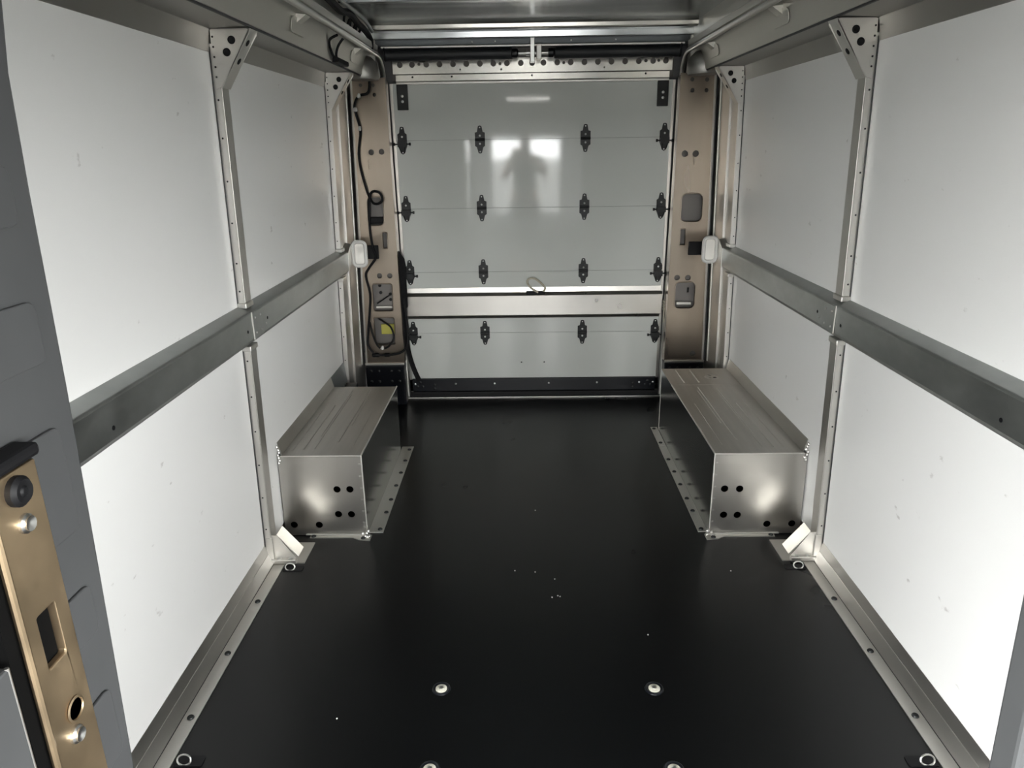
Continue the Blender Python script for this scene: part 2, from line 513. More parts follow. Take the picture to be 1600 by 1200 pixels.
ho.cyl((-0.052, -0.022, -0.020), (1, 0, 0), 0.0085, 0.010, 10)
ho.cyl((0.042, -0.022, -0.020), (1, 0, 0), 0.0085, 0.010, 10)
hinge_out_me = ho.mesh('roller_hinge', M['black_steel'])
hscrew_me = MB().lathe((0, 0, 0), (0, -1, 0), [(0.0062, 0), (0.0062, 0.002), (0.003, 0.004)], 10).mesh('screw', M['chrome'], smooth=True)
for z in seams[1:-1]:
    for x, me in ((-0.316, hinge_mid_me), (0.318, hinge_mid_me), (-0.784, hinge_out_me), (0.790, hinge_out_me)):
        h = inst(me.name.split('.')[0], me, (x, YD, z), d1)
        outer = abs(x) > 0.5
        for dz, dy in ((0.069, -0.001), (-0.069, -0.001), (0.022, -0.012 if outer else -0.010), (-0.024, -0.010)):
            if outer and dz == -0.024:
                continue
            c = bpy.data.objects.new('screw', hscrew_me)
            col.objects.link(c)
            c.parent = h
            c.location = (0, dy, dz)
# top corner brackets
for s in (-1, 1):
    b = MB().box(min(s * 0.735, s * 0.800), max(s * 0.735, s * 0.800), YD - 0.014, YD - 0.001, 1.815, 1.957).build('top_bracket', 'black_steel', d1, bevel=0.003)
    for dz in (1.862, 1.892):
        MB().lathe((s * 0.768, YD - 0.014, dz), (0, -1, 0), [(0.008, 0), (0.008, 0.003), (0.004, 0.005)], 10).build('screw', 'chrome', b, True)
# aluminium bar across the door
bar = MB().box(-0.822, 0.822, YD - 0.030, YD - 0.0005, 0.567, 0.697).build('cross_bar', 'bar', d1, bevel=0.003)
MB().prism([(-0.822, YD - 0.0005, 0.745), (-0.822, YD - 0.006, 0.745), (-0.822, YD - 0.010, 0.715), (-0.822, YD - 0.026, 0.698), (-0.822, YD - 0.0005, 0.698)], (1.644, 0, 0)).build('upper_lip', 'bar', bar)
MB().prism([(-0.822, YD - 0.0005, 0.545), (-0.822, YD - 0.006, 0.545), (-0.822, YD - 0.012, 0.562), (-0.822, YD - 0.0005, 0.566)], (1.644, 0, 0)).build('lower_lip', 'bar', bar)
for x in (-0.08, 0.07):
    MB().lathe((x, YD, 0.244), (0, -1, 0), [(0.005, 0), (0.003, 0.003)], 8).build('screw', 'black_steel', d1)
# black bottom rail
br = MB().box(-0.83, 0.83, YD - 0.012, YD + 0.03, 0.050, 0.136).build('bottom_rail', 'black_paint', d1, bevel=0.003)
for x in (-0.52, -0.26, 0.10, 0.42, 0.70, -0.79, 0.79):
    MB().lathe((x, YD - 0.012, 0.102), (0, -1, 0), [(0.007, 0), (0.007, 0.002), (0.003, 0.004)], 8).build('screw', 'chrome', br, True)
for s in (-1, 1):
    for dx, dz in ((0.66, 0.095), (0.66, 0.068), (0.755, 0.112), (0.775, 0.085), (0.740, 0.085)):
        MB().lathe((s * dx, YD - 0.012, dz), (0, -1, 0), [(0.009, 0), (0.009, 0.003), (0.004, 0.006)], 8).build('screw', 'black_steel', br, True)
MB().box(-0.83, 0.83, YD - 0.02, YD + 0.01, 0.012, 0.048).build('bottom_seal', 'black_rubber', d1, bevel=0.006)

sill = empty('trim_3', (0, 4.60, 0))
tag(sill, 'black door sill with a thin bright edge strip', 'sill', kind='structure')
MB().box(-1.0, 1.0, 4.601, 4.70, -0.03, 0.010).build('sill_plate', 'black_paint', sill)
MB().box(-0.90, 0.90, 4.592, 4.600, 0.0, 0.006).build('edge_strip', 'alu_bright', sill)

# hand loop on the bar
lp = smooth_path([(0.060, YD - 0.030, 0.716), (0.075, YD - 0.036, 0.745), (0.030, YD - 0.040, 0.792), (-0.005, YD - 0.040, 0.808), (-0.032, YD - 0.040, 0.800), (-0.036, YD - 0.040, 0.776), (-0.010, YD - 0.040, 0.742), (0.030, YD - 0.036, 0.716)], 5)
t = empty('pull_loop', (0.02, YD - 0.035, 0.712))
tag(t, 'pale rope hand loop hanging on the aluminium bar across the door', 'hand loop')
MB().tube(lp, 0.0065, 8).build('loop', 'rope', t, True)
MB().box(-0.045, 0.072, YD - 0.038, YD - 0.012, 0.700, 0.722).build('loop_plate', 'black_rubber', t, bevel=0.004)

# header above the door
hd = empty('door_header', (0, YD, 1.96))
tag(hd, 'perforated aluminium header strip above the roll-up door', 'header')
hx = [-0.772, -0.701, -0.617, -0.540, -0.461, -0.383, -0.304, -0.226, -0.147, -0.066, 0.0, 0.066, 0.146, 0.224, 0.304, 0.382, 0.461, 0.540, 0.619, 0.702, 0.776]
small = [(-0.187, 2.06, 0.009), (0.184, 2.06, 0.009), (0.66, 2.064, 0.010), (0.735, 2.064, 0.009), (-0.66, 2.064, 0.009), (-0.18, 2.03, 0.006), (0.184, 2.03, 0.009), (0.42, 2.032, 0.005), (-0.42, 2.032, 0.005)]
MB().plate([(-0.815, 2.012), (0.815, 2.012), (0.815, 2.092), (-0.815, 2.092)], [circ(x, 2.062, 0.0165, 16) for x in hx] + [circ(a, b, r, 10) for a, b, r in small if not (a == 0.184 and b == 2.03)], 0.003,
           lambda a, b, d: (a, YD - 0.012 + d, b)).build('perforated_strip', 'header', hd)
MB().box(-0.83, 0.83, YD + 0.028, YD + 0.035, 1.98, 2.15).build('back_plate', 'cavity', hd)  # darkened sheet paints the shade behind the perforations
MB().box(-0.80, 0.80, YD - 0.024, YD - 0.006, 1.970, 2.008).build('lower_strip', 'header', hd, bevel=0.003)
MB().box(-0.80, 0.80, YD - 0.012, YD - 0.002, 1.955, 1.969).build('drip_lip', 'alu', hd, bevel=0.002)
for x in (-0.7, -0.47, -0.002, 0.66):
    MB().lathe((x, YD - 0.024, 1.994), (0, -1, 0), [(0.006, 0), (0.004, 0.003)], 8).build('screw', 'black_steel', hd)
hu = empty('trim_4', (0, 4.4, 2.2))
tag(hu, 'stepped aluminium roof cross member above the door shaft', 'cross member', kind='structure')
MB().prism([(-0.885, 4.290, 2.262), (-0.885, 4.270, 2.226), (-0.885, 4.274, 2.205), (-0.885, 4.300, 2.200), (-0.885, 4.330, 2.262)], (1.77, 0, 0)).build('front_lip', 'header', hu, bevel=0.004)
MB().prism([(-0.90, 4.42, 2.262), (-0.90, 4.44, 2.212), (-0.90, 4.445, 2.180), (-0.90, 4.47, 2.180), (-0.90, 4.47, 2.262)], (1.80, 0, 0)).build('middle_step', 'ceil', hu, bevel=0.004)
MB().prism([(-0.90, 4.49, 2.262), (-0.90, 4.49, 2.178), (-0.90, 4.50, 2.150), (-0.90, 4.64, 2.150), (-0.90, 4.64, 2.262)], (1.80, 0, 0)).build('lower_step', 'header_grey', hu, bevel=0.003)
MB().box(-0.86, 0.86, 4.485, 4.50, 2.138, 2.149).build('drip_edge', 'alu', hu, bevel=0.002)
for x in (-0.21, -0.34, 0.22, 0.47):
    MB().lathe((x, 4.49, 2.166), (0, -1, 0), [(0.005, 0), (0.003, 0.004)], 8).build('screw', 'chrome', hu)

# counterbalance shaft with two spring tubes
sh = empty('counterbalance_shaft', (0, 4.50, 2.10))
tag(sh, 'black counterbalance spring shaft with steel centre bracket above the door', 'shaft')
MB().cyl((-0.842, 4.50, 2.104), (1, 0, 0), 0.009, 1.684, 12).build('shaft', 'chrome', sh, True)
for x0, x1 in ((-0.836, -0.115), (0.125, 0.836)):
    MB().lathe((x0, 4.50, 2.104), (1, 0, 0), [(0.020, 0.0), (0.031, 0.004), (0.031, x1 - x0 - 0.004), (0.020, x1 - x0)], 20).build('spring_tube', 'spring', sh, True)
for x in (-0.115, 0.090):
    MB().lathe((x, 4.50, 2.104), (1, 0, 0), [(0.024, 0.0), (0.026, 0.006), (0.026, 0.028), (0.018, 0.035)], 14).build('winding_cone', 'black_paint', sh, True)
MB().box(-0.012, 0.012, 4.470, 4.535, 2.055, 2.180).build('centre_bracket', 'chrome', sh, bevel=0.002)
MB().box(0.024, 0.052, 4.480, 4.525, 2.070, 2.150).build('bearing_block', 'alu', sh, bevel=0.003)
MB().cyl((-0.035, 4.50, 2.104), (1, 0, 0), 0.014, 0.02, 12).build('collar', 'chrome', sh, True)
for x in (-0.843, 0.838):
    MB().plate(rrect(4.47, 4.53, 2.072, 2.145, 0.02), [circ(4.50, 2.104, 0.011)], 0.005, lambda a, b, d: (x + d, a, b)).build('end_plate', 'black_steel', sh)

# ------------------------------------------------------------------ door tracks
for s, nm in SIDES:
    t = empty('door_track', (s * 0.83, 4.57, 0))
    tag(t, 'bent steel roller track at the %s edge of the roll-up door, bending under the roof' % nm, 'door track', 'roller door tracks')
    path = [(s * 0.832, 4.555, 0.03), (s * 0.848, 4.555, 1.0), (s * 0.861, 4.555, 1.90)]
    for i in range(1, 9):
        a = math.radians(90 * i / 8)
        path.append((s * (0.862 + 0.004 * i / 8), 4.555 - 0.16 * (1 - math.cos(a)), 1.93 + 0.165 * math.sin(a)))
    path += [(s * 0.868, 3.4, 2.098), (s * 0.868, 2.2, 2.098), (s * 0.868, 1.0, 2.098)]
    MB().tube(path, 0.0135, 10).build('rail_tube', 'track', t, True)
    MB().hexa([(s * 0.806, 4.588, 0.03), (s * 0.822, 4.588, 0.03), (s * 0.822, 4.598, 0.03), (s * 0.806, 4.598, 0.03),
               (s * 0.824, 4.588, 1.96), (s * 0.840, 4.588, 1.96), (s * 0.840, 4.598, 1.96), (s * 0.824, 4.598, 1.96)]).build('inner_lip', 'track', t)
    MB().hexa([(s * 0.846, 4.560, 0.02), (s * 0.860, 4.560, 0.02), (s * 0.860, 4.600, 0.02), (s * 0.846, 4.600, 0.02),
               (s * 0.874, 4.560, 2.0), (s * 0.888, 4.560, 2.0), (s * 0.888, 4.600, 2.0), (s * 0.874, 4.600, 2.0)]).build('mounting_angle', 'seal', t)

# ------------------------------------------------------------------ rear pillars
YP = 4.47


def pillar(s, nm, holes, pockets, sq, label):
    t = empty('rear_pillar', (s * 0.96, YP, 0))
    tag(t, label, 'pillar', 'rear corner pillars')
    hl = [circ(x, z, r, 14) for x, z, r in holes] + [rrect(a, b, c, d, r) for a, b, c, d, r in pockets] + [rrect(*sq, 0.006)]
    out = [(s * 0.832, 0.285), (s * 1.087, 0.285), (s * 1.048, 1.985), (s * 0.842, 1.985)]
    if s < 0:
        out = out[::-1]
    pan = MB().plate(out, hl, 0.004, lambda a, b, d: (a, YP + d, b)).build('face_panel', 'pillar', t)
    # cavity behind, side returns
    MB().hexa([(s * 0.84, YP + 0.055, 0.28), (s * 1.09, YP + 0.055, 0.28), (s * 1.09, YP + 0.065, 0.28), (s * 0.84, YP + 0.065, 0.28),
               (s * 0.85, YP + 0.055, 1.98), (s * 1.05, YP + 0.055, 1.98), (s * 1.05, YP + 0.065, 1.98), (s * 0.85, YP + 0.065, 1.98)]).build('inner_panel', 'cavity', t)  # darker colour stands for the shade inside the pockets
    MB().hexa([(s * 0.832, YP - 0.006, 0.285), (s * 0.838, YP - 0.006, 0.285), (s * 0.838, YP + 0.07, 0.285), (s * 0.832, YP + 0.07, 0.285),
               (s * 0.842, YP - 0.006, 1.97), (s * 0.848, YP - 0.006, 1.97), (s * 0.848, YP + 0.07, 1.97), (s * 0.842, YP + 0.07, 1.97)]).build('inner_return', 'pillar', t)
    MB().hexa([(s * 1.072, YP - 0.008, 0.285), (s * 1.082, YP - 0.008, 0.285), (s * 1.082, YP + 0.02, 0.285), (s * 1.072, YP + 0.02, 0.285),
               (s * 1.034, YP - 0.008, 1.97), (s * 1.044, YP - 0.008, 1.97), (s * 1.044, YP + 0.02, 1.97), (s * 1.034, YP + 0.02, 1.97)]).build('outer_fold', 'alu', t)
    MB().tube([(s * 1.088, YP - 0.002, 0.285), (s * 1.05, YP - 0.002, 1.97)], 0.003, 6).build('seal_line', 'seal', t)
    for a, b, c, d, r in pockets:
        rim = [(p[0], YP - 0.001, p[1]) for p in rrect(a - 0.003, b + 0.003, c - 0.003, d + 0.003, r + 0.003)]
        MB().tube(rim, 0.0035, 6, closed=True).build('pocket_rim', 'pillar', pan, True)
    a, b, c, d = sq
    MB().box(a - 0.004, b + 0.004, YP - 0.016, YP + 0.03, c - 0.004, d + 0.004).build('socket', 'black_rubber', t, bevel=0.004)
    # dark foot box
    q = MB().box(min(s * 0.835, s * 1.085), max(s * 0.835, s * 1.085), YP - 0.012, YP + 0.08, 0.0, 0.272).build('foot_box', 'black_paint', t, bevel=0.006)
    for x in (0.87, 0.92, 1.0, 1.05):
        for z in (0.235, 0.165):
            MB().lathe((s * x, YP - 0.012, z), (0, -1, 0), [(0.010, 0), (0.010, 0.003), (0.005, 0.006)], 8).build('bolt', 'black_steel', q, True)
    MB().box(min(s * 0.835, s * 1.085), max(s * 0.835, s * 1.085), YP - 0.014, YP + 0.0, 0.274, 0.288).build('foot_lip', 'alu', t, bevel=0.002)
    MB().box(min(s * 0.890, s * 1.05), max(s * 0.890, s * 1.05), YP - 0.004, YP + 0.08, 1.985, 2.25).build('top_closing_plate', 'cant', t)
    return t


pl = pillar(-1, 'left', [(-0.952, 1.580, 0.017), (-0.891, 1.582, 0.017), (-0.955, 0.850, 0.017), (-0.891, 0.849, 0.017), (-0.987, 1.947, 0.010), (-0.914, 1.946, 0.010), (-0.910, 1.895, 0.010)],
            [(-0.998, -0.905, 1.160, 1.322, 0.024), (-0.916, -0.893, 1.020, 1.113, 0.004), (-1.003, -0.884, 0.630, 0.797, 0.012), (-1.008, -0.884, 0.412, 0.582, 0.010)], (-1.02, -0.953, 0.960, 1.034),
            'tan steel rear corner pillar on the left, crossed by a black cable')
pr = pillar(1, 'right', [(0.891, 1.547, 0.019), (0.955, 1.546, 0.019), (0.887, 0.816, 0.018), (0.954, 0.815, 0.018), (0.910, 1.950, 0.012), (0.994, 1.948, 0.012), (0.914, 1.892, 0.012), (0.994, 1.891, 0.012), (1.013, 0.330, 0.018)],
            [(0.889, 1.012, 1.158, 1.316, 0.028), (0.892, 0.920, 1.018, 1.110, 0.004), (0.882, 1.000, 0.628, 0.786, 0.022)], (0.948, 1.030, 0.960, 1.032),
            'tan steel rear corner pillar on the right, behind the longer wheel box')
MB().box(-0.975, -0.875, YP + 0.040, YP + 0.054, 0.468, 0.532).build('warning_sticker', 'yellow', pl, label='yellow sticker inside the lowest pocket')
MB().box(-0.995, -0.91, YP + 0.02, YP + 0.05, 1.165, 1.205).build('connector', 'black_rubber', pl, bevel=0.006)
MB().tube([(-0.985, YP + 0.03, 0.67), (-0.905, YP + 0.01, 0.725)], 0.004, 6).build('cable_tie', 'black_rubber', pl)
for x, z in ((-0.905, 0.725), (-0.905, 0.69), (-0.965, 0.735), (-0.968, 0.78)):
    MB().cyl((x, YP + 0.055, z), (0, -1, 0), 0.010, 0.006, 10).build('plug', 'black_rubber', pl)
MB().box(-0.995, -0.895, YP + 0.030, YP + 0.045, 0.640, 0.652).build('pocket_ledge', 'alu_bright', pl)
MB().box(0.895, 0.990, YP + 0.020, YP + 0.045, 0.640, 0.660).build('pocket_ledge', 'alu_bright', pr, bevel=0.004)
MB().box(0.965, 0.975, YP + 0.045, YP + 0.055, 0.715, 0.745).build('plug', 'black_rubber', pr)

# ------------------------------------------------------------------ wall posts with gussets and feet
rivet_me = MB().lathe((0, 0, 0), (0, -1, 0), [(0.0035, 0), (0.0025, 0.002)], 8).mesh('rivet', M['black_steel'])
foot_bolt_me = MB().lathe((0, 0, 0), (0, 0, 1), [(0.009, 0), (0.009, 0.004), (0.004, 0.007)], 10).mesh('bolt', M['chrome'], smooth=True)


def post(s, nm, y, near, label):
    t = empty('wall_post', (s * 1.1, y, 0))
    tag(t, label, 'post', 'vertical wall posts')
    D, L = 0.027, 0.058
    for z0, z1 in ((0.02, 0.915), (1.062, 1.93)):
        MB().hexa([W(s, 0, y, z0), W(s, D, y, z0), W(s, D, y + L, z0), W(s, 0, y + L, z0),
                   W(s, 0, y, z1), W(s, D, y, z1), W(s, D, y + L, z1), W(s, 0, y + L, z1)]).build('channel', 'alu', t, bevel=0.0015)
        MB().hexa([W(s, 0, y - 0.004, z0), W(s, D - 0.002, y - 0.004, z0), W(s, D - 0.002, y - 0.0005, z0), W(s, 0, y - 0.0005, z0),
                   W(s, 0, y - 0.004, z1), W(s, D - 0.002, y - 0.004, z1), W(s, D - 0.002, y - 0.0005, z1), W(s, 0, y - 0.0005, z1)]).build('face_strip', 'alu_bright', t)
        MB().hexa([W(s, 0, y - 0.010, z0), W(s, 0.003, y - 0.010, z0), W(s, 0.003, y - 0.0045, z0), W(s, 0, y - 0.0045, z0),
                   W(s, 0, y - 0.010, z1), W(s, 0.003, y - 0.010, z1), W(s, 0.003, y - 0.0045, z1), W(s, 0, y - 0.0045, z1)]).build('sealant_line', 'seal', t)
    zs = [0.16, 0.30, 0.44, 0.58, 0.72, 0.86, 1.12, 1.22, 1.36, 1.50, 1.64, 1.76]
    for z in zs:
        inst('rivet', rivet_me, (s * xw(z, 0.012), y - 0.004, z), t)
    # corner tabs where the side rail crosses
    for z in (1.068, 0.908):
        MB().box(*sorted((s * xw(z, 0.0), s * xw(z, 0.034))), y - 0.012, y + 0.062, z - 0.010, z + 0.010).build('corner_tab', 'alu_bright', t, bevel=0.004)
    # upper gusset: a drilled triangular sheet with its long edge folded back
    zt, zb = 1.971, 1.800
    g = [(xw(zt, 0.0) - 0.010, zt), (0.940, zt), (0.938, zt - 0.010), (xw(zb, D) - 0.002, zb), (xw(zb, D) + 0.018, zb - 0.008)]
    hl = [circ(1.000, 1.940, 0.013), circ(1.020, 1.904, 0.013)]
    gus = MB().plate(g, hl, 0.003, lambda a, b, d: (s * a, y - 0.008 + d, b)).build('gusset', 'alu_bright', t)
    p0, p1 = Vector((0.938, 0, 1.974)), Vector((xw(zb, D) - 0.002, 0, zb - 0.002))
    ax = (p1 - p0)
    LL = ax.length
    ax.normalize()
    nn = Vector((-ax.z, 0, ax.x))
    if nn.x > 0:
        nn = -nn
    fl = [circ(LL * 0.22, 0.034, 0.011), circ(LL * 0.53, 0.034, 0.011)]
    MB().plate([(0, 0), (LL, 0), (LL, L + 0.012), (0, L + 0.012)], fl, 0.003,
               lambda a, b, d: (s * (p0 + ax * a + nn * d).x, y - 0.008 + b, (p0 + ax * a + nn * d).z)).build('folded_edge', 'alu', gus)
    MB().box(*sorted((s * 0.945, s * 1.062)), y - 0.008, y + 0.05, 1.9712, 1.9735).build('gusset_cap', 'alu', gus)
    for cx_, cz_ in ((1.000, 1.940), (1.020, 1.904)):
        MB().lathe((s * cx_, y - 0.003, cz_), (0, -1, 0), [(0.0128, 0), (0.0128, 0.004), (0.009, 0.0055), (0.006, 0.004)], 16).build('hole_plug', 'black_rubber', gus, True)  # black discs painting the dark inside the gusset holes
    for k in (0.22, 0.53):
        pc = p0 + ax * (LL * k)
        MB().lathe((s * (pc - nn * 0.001).x, y + 0.026, (pc - nn * 0.001).z), (s * nn.x, 0, nn.z), [(0.0108, 0), (0.0108, 0.005), (0.007, 0.006)], 14).build('hole_plug', 'black_rubber', gus, True)  # same discs darkening the holes of the folded edge
    MB().plate(g, [], 0.003, lambda a, b, d: (s * a, y + L + 0.001 + d, b)).build('gusset_back', 'alu', gus)
    for k in range(5):
        inst('rivet', rivet_me, (s * xw(1.83 + k * 0.03, 0.016), y - 0.009, 1.83 + k * 0.03), t)
    if near:
        # foot: base plate, triangular web and folded edge
        MB().plate([(0.966, y), (1.118, y), (1.118, y + 0.16), (0.966, y + 0.16)] if s > 0 else [(-1.118, y), (-0.966, y), (-0.966, y + 0.16), (-1.118, y + 0.16)], [], 0.004, lambda a, b, d: (a, b, 0.0005 + d)).build('base_plate', 'alu_bright', t)
        wb = MB().prism([(s * 1.098, y + 0.004, 0.128), (s * 1.100, y + 0.004, 0.024), (s * 0.998, y + 0.004, 0.024), (s * 1.066, y + 0.004, 0.126)], (0, 0.003, 0)).build('foot_web', 'alu_bright', t)
        MB().hexa([(s * 1.068, y + 0.002, 0.130), (s * 0.990, y + 0.002, 0.030), (s * 0.990, y + 0.075, 0.030), (s * 1.068, y + 0.075, 0.130),
                   (s * 1.066, y + 0.002, 0.133), (s * 0.987, y + 0.002, 0.033), (s * 0.987, y + 0.075, 0.033), (s * 1.066, y + 0.075, 0.133)]).build('folded_edge', 'cant', wb, bevel=0.001)
        MB().box(*sorted((s * 0.996, s * 1.10)), y - 0.012, y + 0.008, 0.005, 0.024).build('foot_lip', 'alu', wb, bevel=0.003)
        MB().box(*sorted((s * 1.085, s * 1.112)), y - 0.006, y + 0.004, 0.010, 0.120).build('foot_back', 'alu', wb, bevel=0.002)
        for x in (1.02, 1.065):
            inst('bolt', foot_bolt_me, (s * x, y - 0.002, 0.024), t)
    return t


post(-1, 'left', 2.562, True, 'aluminium wall post with foot bracket on the left wall, nearer the camera')
post(1, 'right', 2.562, True, 'aluminium wall post with foot bracket on the right wall, nearer the camera')
post(-1, 'left', 4.012, False, 'aluminium wall post on the left wall beside the rear pillar')
post(1, 'right', 4.012, False, 'aluminium wall post on the right wall beside the rear pillar')

# ------------------------------------------------------------------ side rails
for s, nm in SIDES:
    t = empty('side_rail', (s * 1.09, 2.5, 0.91))
    tag(t, 'galvanised steel side rail running along the %s wall at mid height' % nm, 'rail', 'wall side rails')
    prof = [(0.0, 1.066), (0.045, 1.047), (0.048, 1.040), (0.048, 0.948), (0.043, 0.940), (0.038, 0.938), (0.034, 0.930), (0.0, 0.910)]
    MB().prism([W(s, o_, 0.87, z) for o_, z in prof], (0, 3.22, 0)).build('body', 'galv', t, bevel=0.003)
    MB().box(*sorted((s * 1.0455, s * 1.0495)), 2.550, 2.652, 0.945, 1.042).build('splice_plate', 'galv', t, bevel=0.001)
    MB().tube([(s * 1.046, 2.548, 0.945), (s * 1.046, 2.548, 1.046)], 0.003, 6).build('splice_edge', 'alu_bright', t)
    rm = MB().lathe((0, 0, 0), (-s, 0, 0), [(0.005, 0), (0.003, 0.003)], 8).mesh('rivet', M['chrome'])
    for y, z in ((2.575, 1.02), (2.575, 0.965), (2.63, 1.02), (2.63, 0.965), (2.68, 0.975)):
        inst('rivet', rm, (s * 1.0455, y, z), t)
    bm_ = MB().lathe((0, 0, 0), (-s, 0, 0), [(0.006, 0), (0.006, 0.001)], 10).mesh('bolt_hole_plug', M['black_rubber'])
    for y, z in ((2.50, 0.985), (2.71, 0.99), (1.60, 0.975), (0.98, 0.975)):
        inst('bolt_hole_plug', bm_, (s * 1.049, y, z), t)
    # rear end: sheet loop with a white edge guard
    MB().hexa([W(s, 0.0, 4.09, 0.925), W(s, 0.050, 4.09, 0.935), W(s, 0.045, 4.19, 0.965), W(s, 0.0, 4.19, 0.955),
               W(s, 0.0, 4.09, 1.062), W(s, 0.050, 4.09, 1.045), W(s, 0.045, 4.19, 1.085), W(s, 0.0, 4.19, 1.092)]).build('end_bracket', 'alu_bright', t, bevel=0.004)
    rg = [(s * a, 4.20, b) for a, b in rrect(0.972, 1.045, 0.955, 1.092, 0.024, 4)]
    MB().tube(rg, 0.011, 8, closed=True).build('edge_guard', 'white_plastic', t, True)
    MB().plate(rrect(0.972, 1.045, 0.955, 1.092, 0.024, 4) if s > 0 else [(-a, b) for a, b in rrect(0.972, 1.045, 0.955, 1.092, 0.024, 4)][::-1], [], 0.003, lambda a, b, d: (a, 4.203 + d, b)).build('end_plate', 'alu_bright', t)

# ------------------------------------------------------------------ wheel boxes
weld = 'weld'


def wheel_box(s, nm, xi, y0, y1, ext, label, fh, flange_y):
    t = empty('wheel_box', (s * 0.92, y0, 0))
    tag(t, label, 'wheel box', 'wheel arch boxes')
    H_ = 0.377
    xo = 1.092
    ye = ext or y1
    hl = [circ(x, z, 0.0155, 16) for x, z in fh]
    out = [(s * xi, 0.004), (s * (xo + 0.018), 0.004), (s * (xo + 0.014), H_), (s * xi, H_)]
    if s < 0:
        out = out[::-1]
    MB().plate(out, hl, 0.003, lambda a, b, d: (a, y0 + d, b)).build('front_panel', 'alu_box', t)
    MB().box(*sorted((s * xi, s * (xi + 0.003))), y0 + 0.003, y1, 0.004, H_ - 0.003).build('side_panel', 'alu_side', t)
    top = MB().box(*sorted((s * (xi - 0.002), s * xo)), y0 - 0.002, y1, H_ - 0.003, H_).build('top_panel', 'alu_top', t, bevel=0.001)
    MB().box(*sorted((s * xi, s * xo)), ye - 0.003, ye, 0.004, H_ - 0.003).build('back_panel', 'alu_box', t)
    if ext:
        MB().box(*sorted((s * (xi - 0.001), s * xo)), y1 + 0.003, ext, H_ - 0.003, H_).build('rear_top_panel', 'alu_top', t, bevel=0.001)
        MB().box(*sorted((s * (xi + 0.001), s * (xi + 0.004))), y1 + 0.003, ext, 0.004, H_ - 0.003).build('rear_side_panel', 'alu_side', t)
        for x in (xi + 0.075, xi + 0.155):
            MB().tube([(s * x, y1 + 0.04, H_), (s * x, ext - 0.03, H_)], 0.004, 6).build('rib', 'alu_bright', t, True)
        for dx, dy in ((0.24, 0.16), (0.26, 0.12), (0.23, 0.11)):
            MB().cyl((s * (xi + dx), y1 + dy, H_ + 0.0002), (0, 0, 1), 0.011, 0.001, 12).build('drain_plug', 'black_rubber', t)
        MB().lathe((s * (xi + 0.245), y1 + 0.13, H_), (0, 0, 1), [(0.04, 0), (0.03, 0.004), (0.028, 0.001)], 16).build('pressed_dimple', 'alu_bright', t, True)
    # pressed stiffening beads on the top
    for dx, a, b, r in ((0.130, y0 + 0.15, y1 - 0.05, 0.0035), (0.115, y0 + 0.35, y1 - 0.10, 0.002), (0.215, y0 + 0.07, y1 - 0.14, 0.0025), (0.262, y0 + 0.07, y1 - 0.3, 0.0035), (0.225, y0 + 0.22, y1 - 0.06, 0.002), (0.305, y0 + 0.06, y1 - 0.25, 0.0025), (0.055, y0 + 0.1, y1 - 0.3, 0.0015)):
        MB().tube([(s * (xi + dx), a, H_), (s * (xi + dx), b, H_)], r, 6).build('rib', 'alu_top', top, True)
    # wall flange
    MB().hexa([(s * xo, y0 + 0.02, H_ - 0.002), (s * xw(0.43, 0.002), y0 + 0.02, 0.432), (s * xw(0.43, 0.0), y0 + 0.02, 0.432), (s * (xo + 0.006), y0 + 0.02, H_ - 0.004),
               (s * xo, ye, H_ - 0.002), (s * xw(0.43, 0.002), ye, 0.432), (s * xw(0.43, 0.0), ye, 0.432), (s * (xo + 0.006), ye, H_ - 0.004)]).build('wall_flange', 'alu_top', t)
    if not ext:
        MB().hexa([(s * xo, ye + 0.004, H_ - 0.06), (s * xw(0.43, 0.003), ye + 0.004, 0.430), (s * xw(0.43, 0.0), ye + 0.004, 0.430), (s * (xo + 0.006), ye + 0.004, H_ - 0.062),
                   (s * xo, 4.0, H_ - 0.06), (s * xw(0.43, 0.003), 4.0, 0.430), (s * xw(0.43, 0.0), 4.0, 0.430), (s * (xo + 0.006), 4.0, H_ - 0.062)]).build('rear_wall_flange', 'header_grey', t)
        MB().box(*sorted((s * (xo - 0.06), s * (xo + 0.004))), ye + 0.01, 4.0, 0.004, H_ - 0.07).build('rear_infill', 'black_paint', t, bevel=0.004)
    # floor flange with bolts
    f0, f1 = y0 - 0.03, y1 + 0.05
    xf = xi - 0.065 if s < 0 else xi - 0.042
    fl = MB().box(*sorted((s * xf, s * xi)), f0 + 0.05, f1, 0.0, 0.004).build('floor_flange', 'alu_bright', t, bevel=0.001)
    if ext:
        MB().box(*sorted((s * (xf + 0.002), s * (xi - 0.001))), f1 + 0.005, ext + 0.04, 0.0, 0.004).build('rear_floor_flange', 'alu_bright', t, bevel=0.001)
    MB().prism([(s * (xi - 0.02), y0 - 0.048, 0.0), (s * (xi + 0.03), y0 - 0.040, 0.0), (s * (xi + 0.06), y0 - 0.022, 0.0), (s * 1.00, y0 - 0.022, 0.0), (s * 1.00, y0 - 0.001, 0.0), (s * (xi - 0.02), y0 - 0.001, 0.0)], (0, 0, 0.004)).build('front_flange', 'alu_bright', t)
    for y in flange_y:
        inst('bolt', bolt_me, (s * (xf + 0.018), y, 0.004), t)
    inst('bolt', bolt_me, (s * (xi + 0.012), y0 - 0.030, 0.004), t)
    inst('bolt', bolt_me, (s * 0.985, y0 - 0.012, 0.004), t)
    # weld beads along the corners
    MB().tube([(s * xi, y0, 0.02), (s * xi, y0, H_)], 0.004, 8).build('corner_weld', 'alu_bright', t, True)
    MB().tube([(s * xi, y0, H_), (s * xo, y0, H_)], 0.0035, 8).build('front_top_weld', 'alu_bright', t, True)
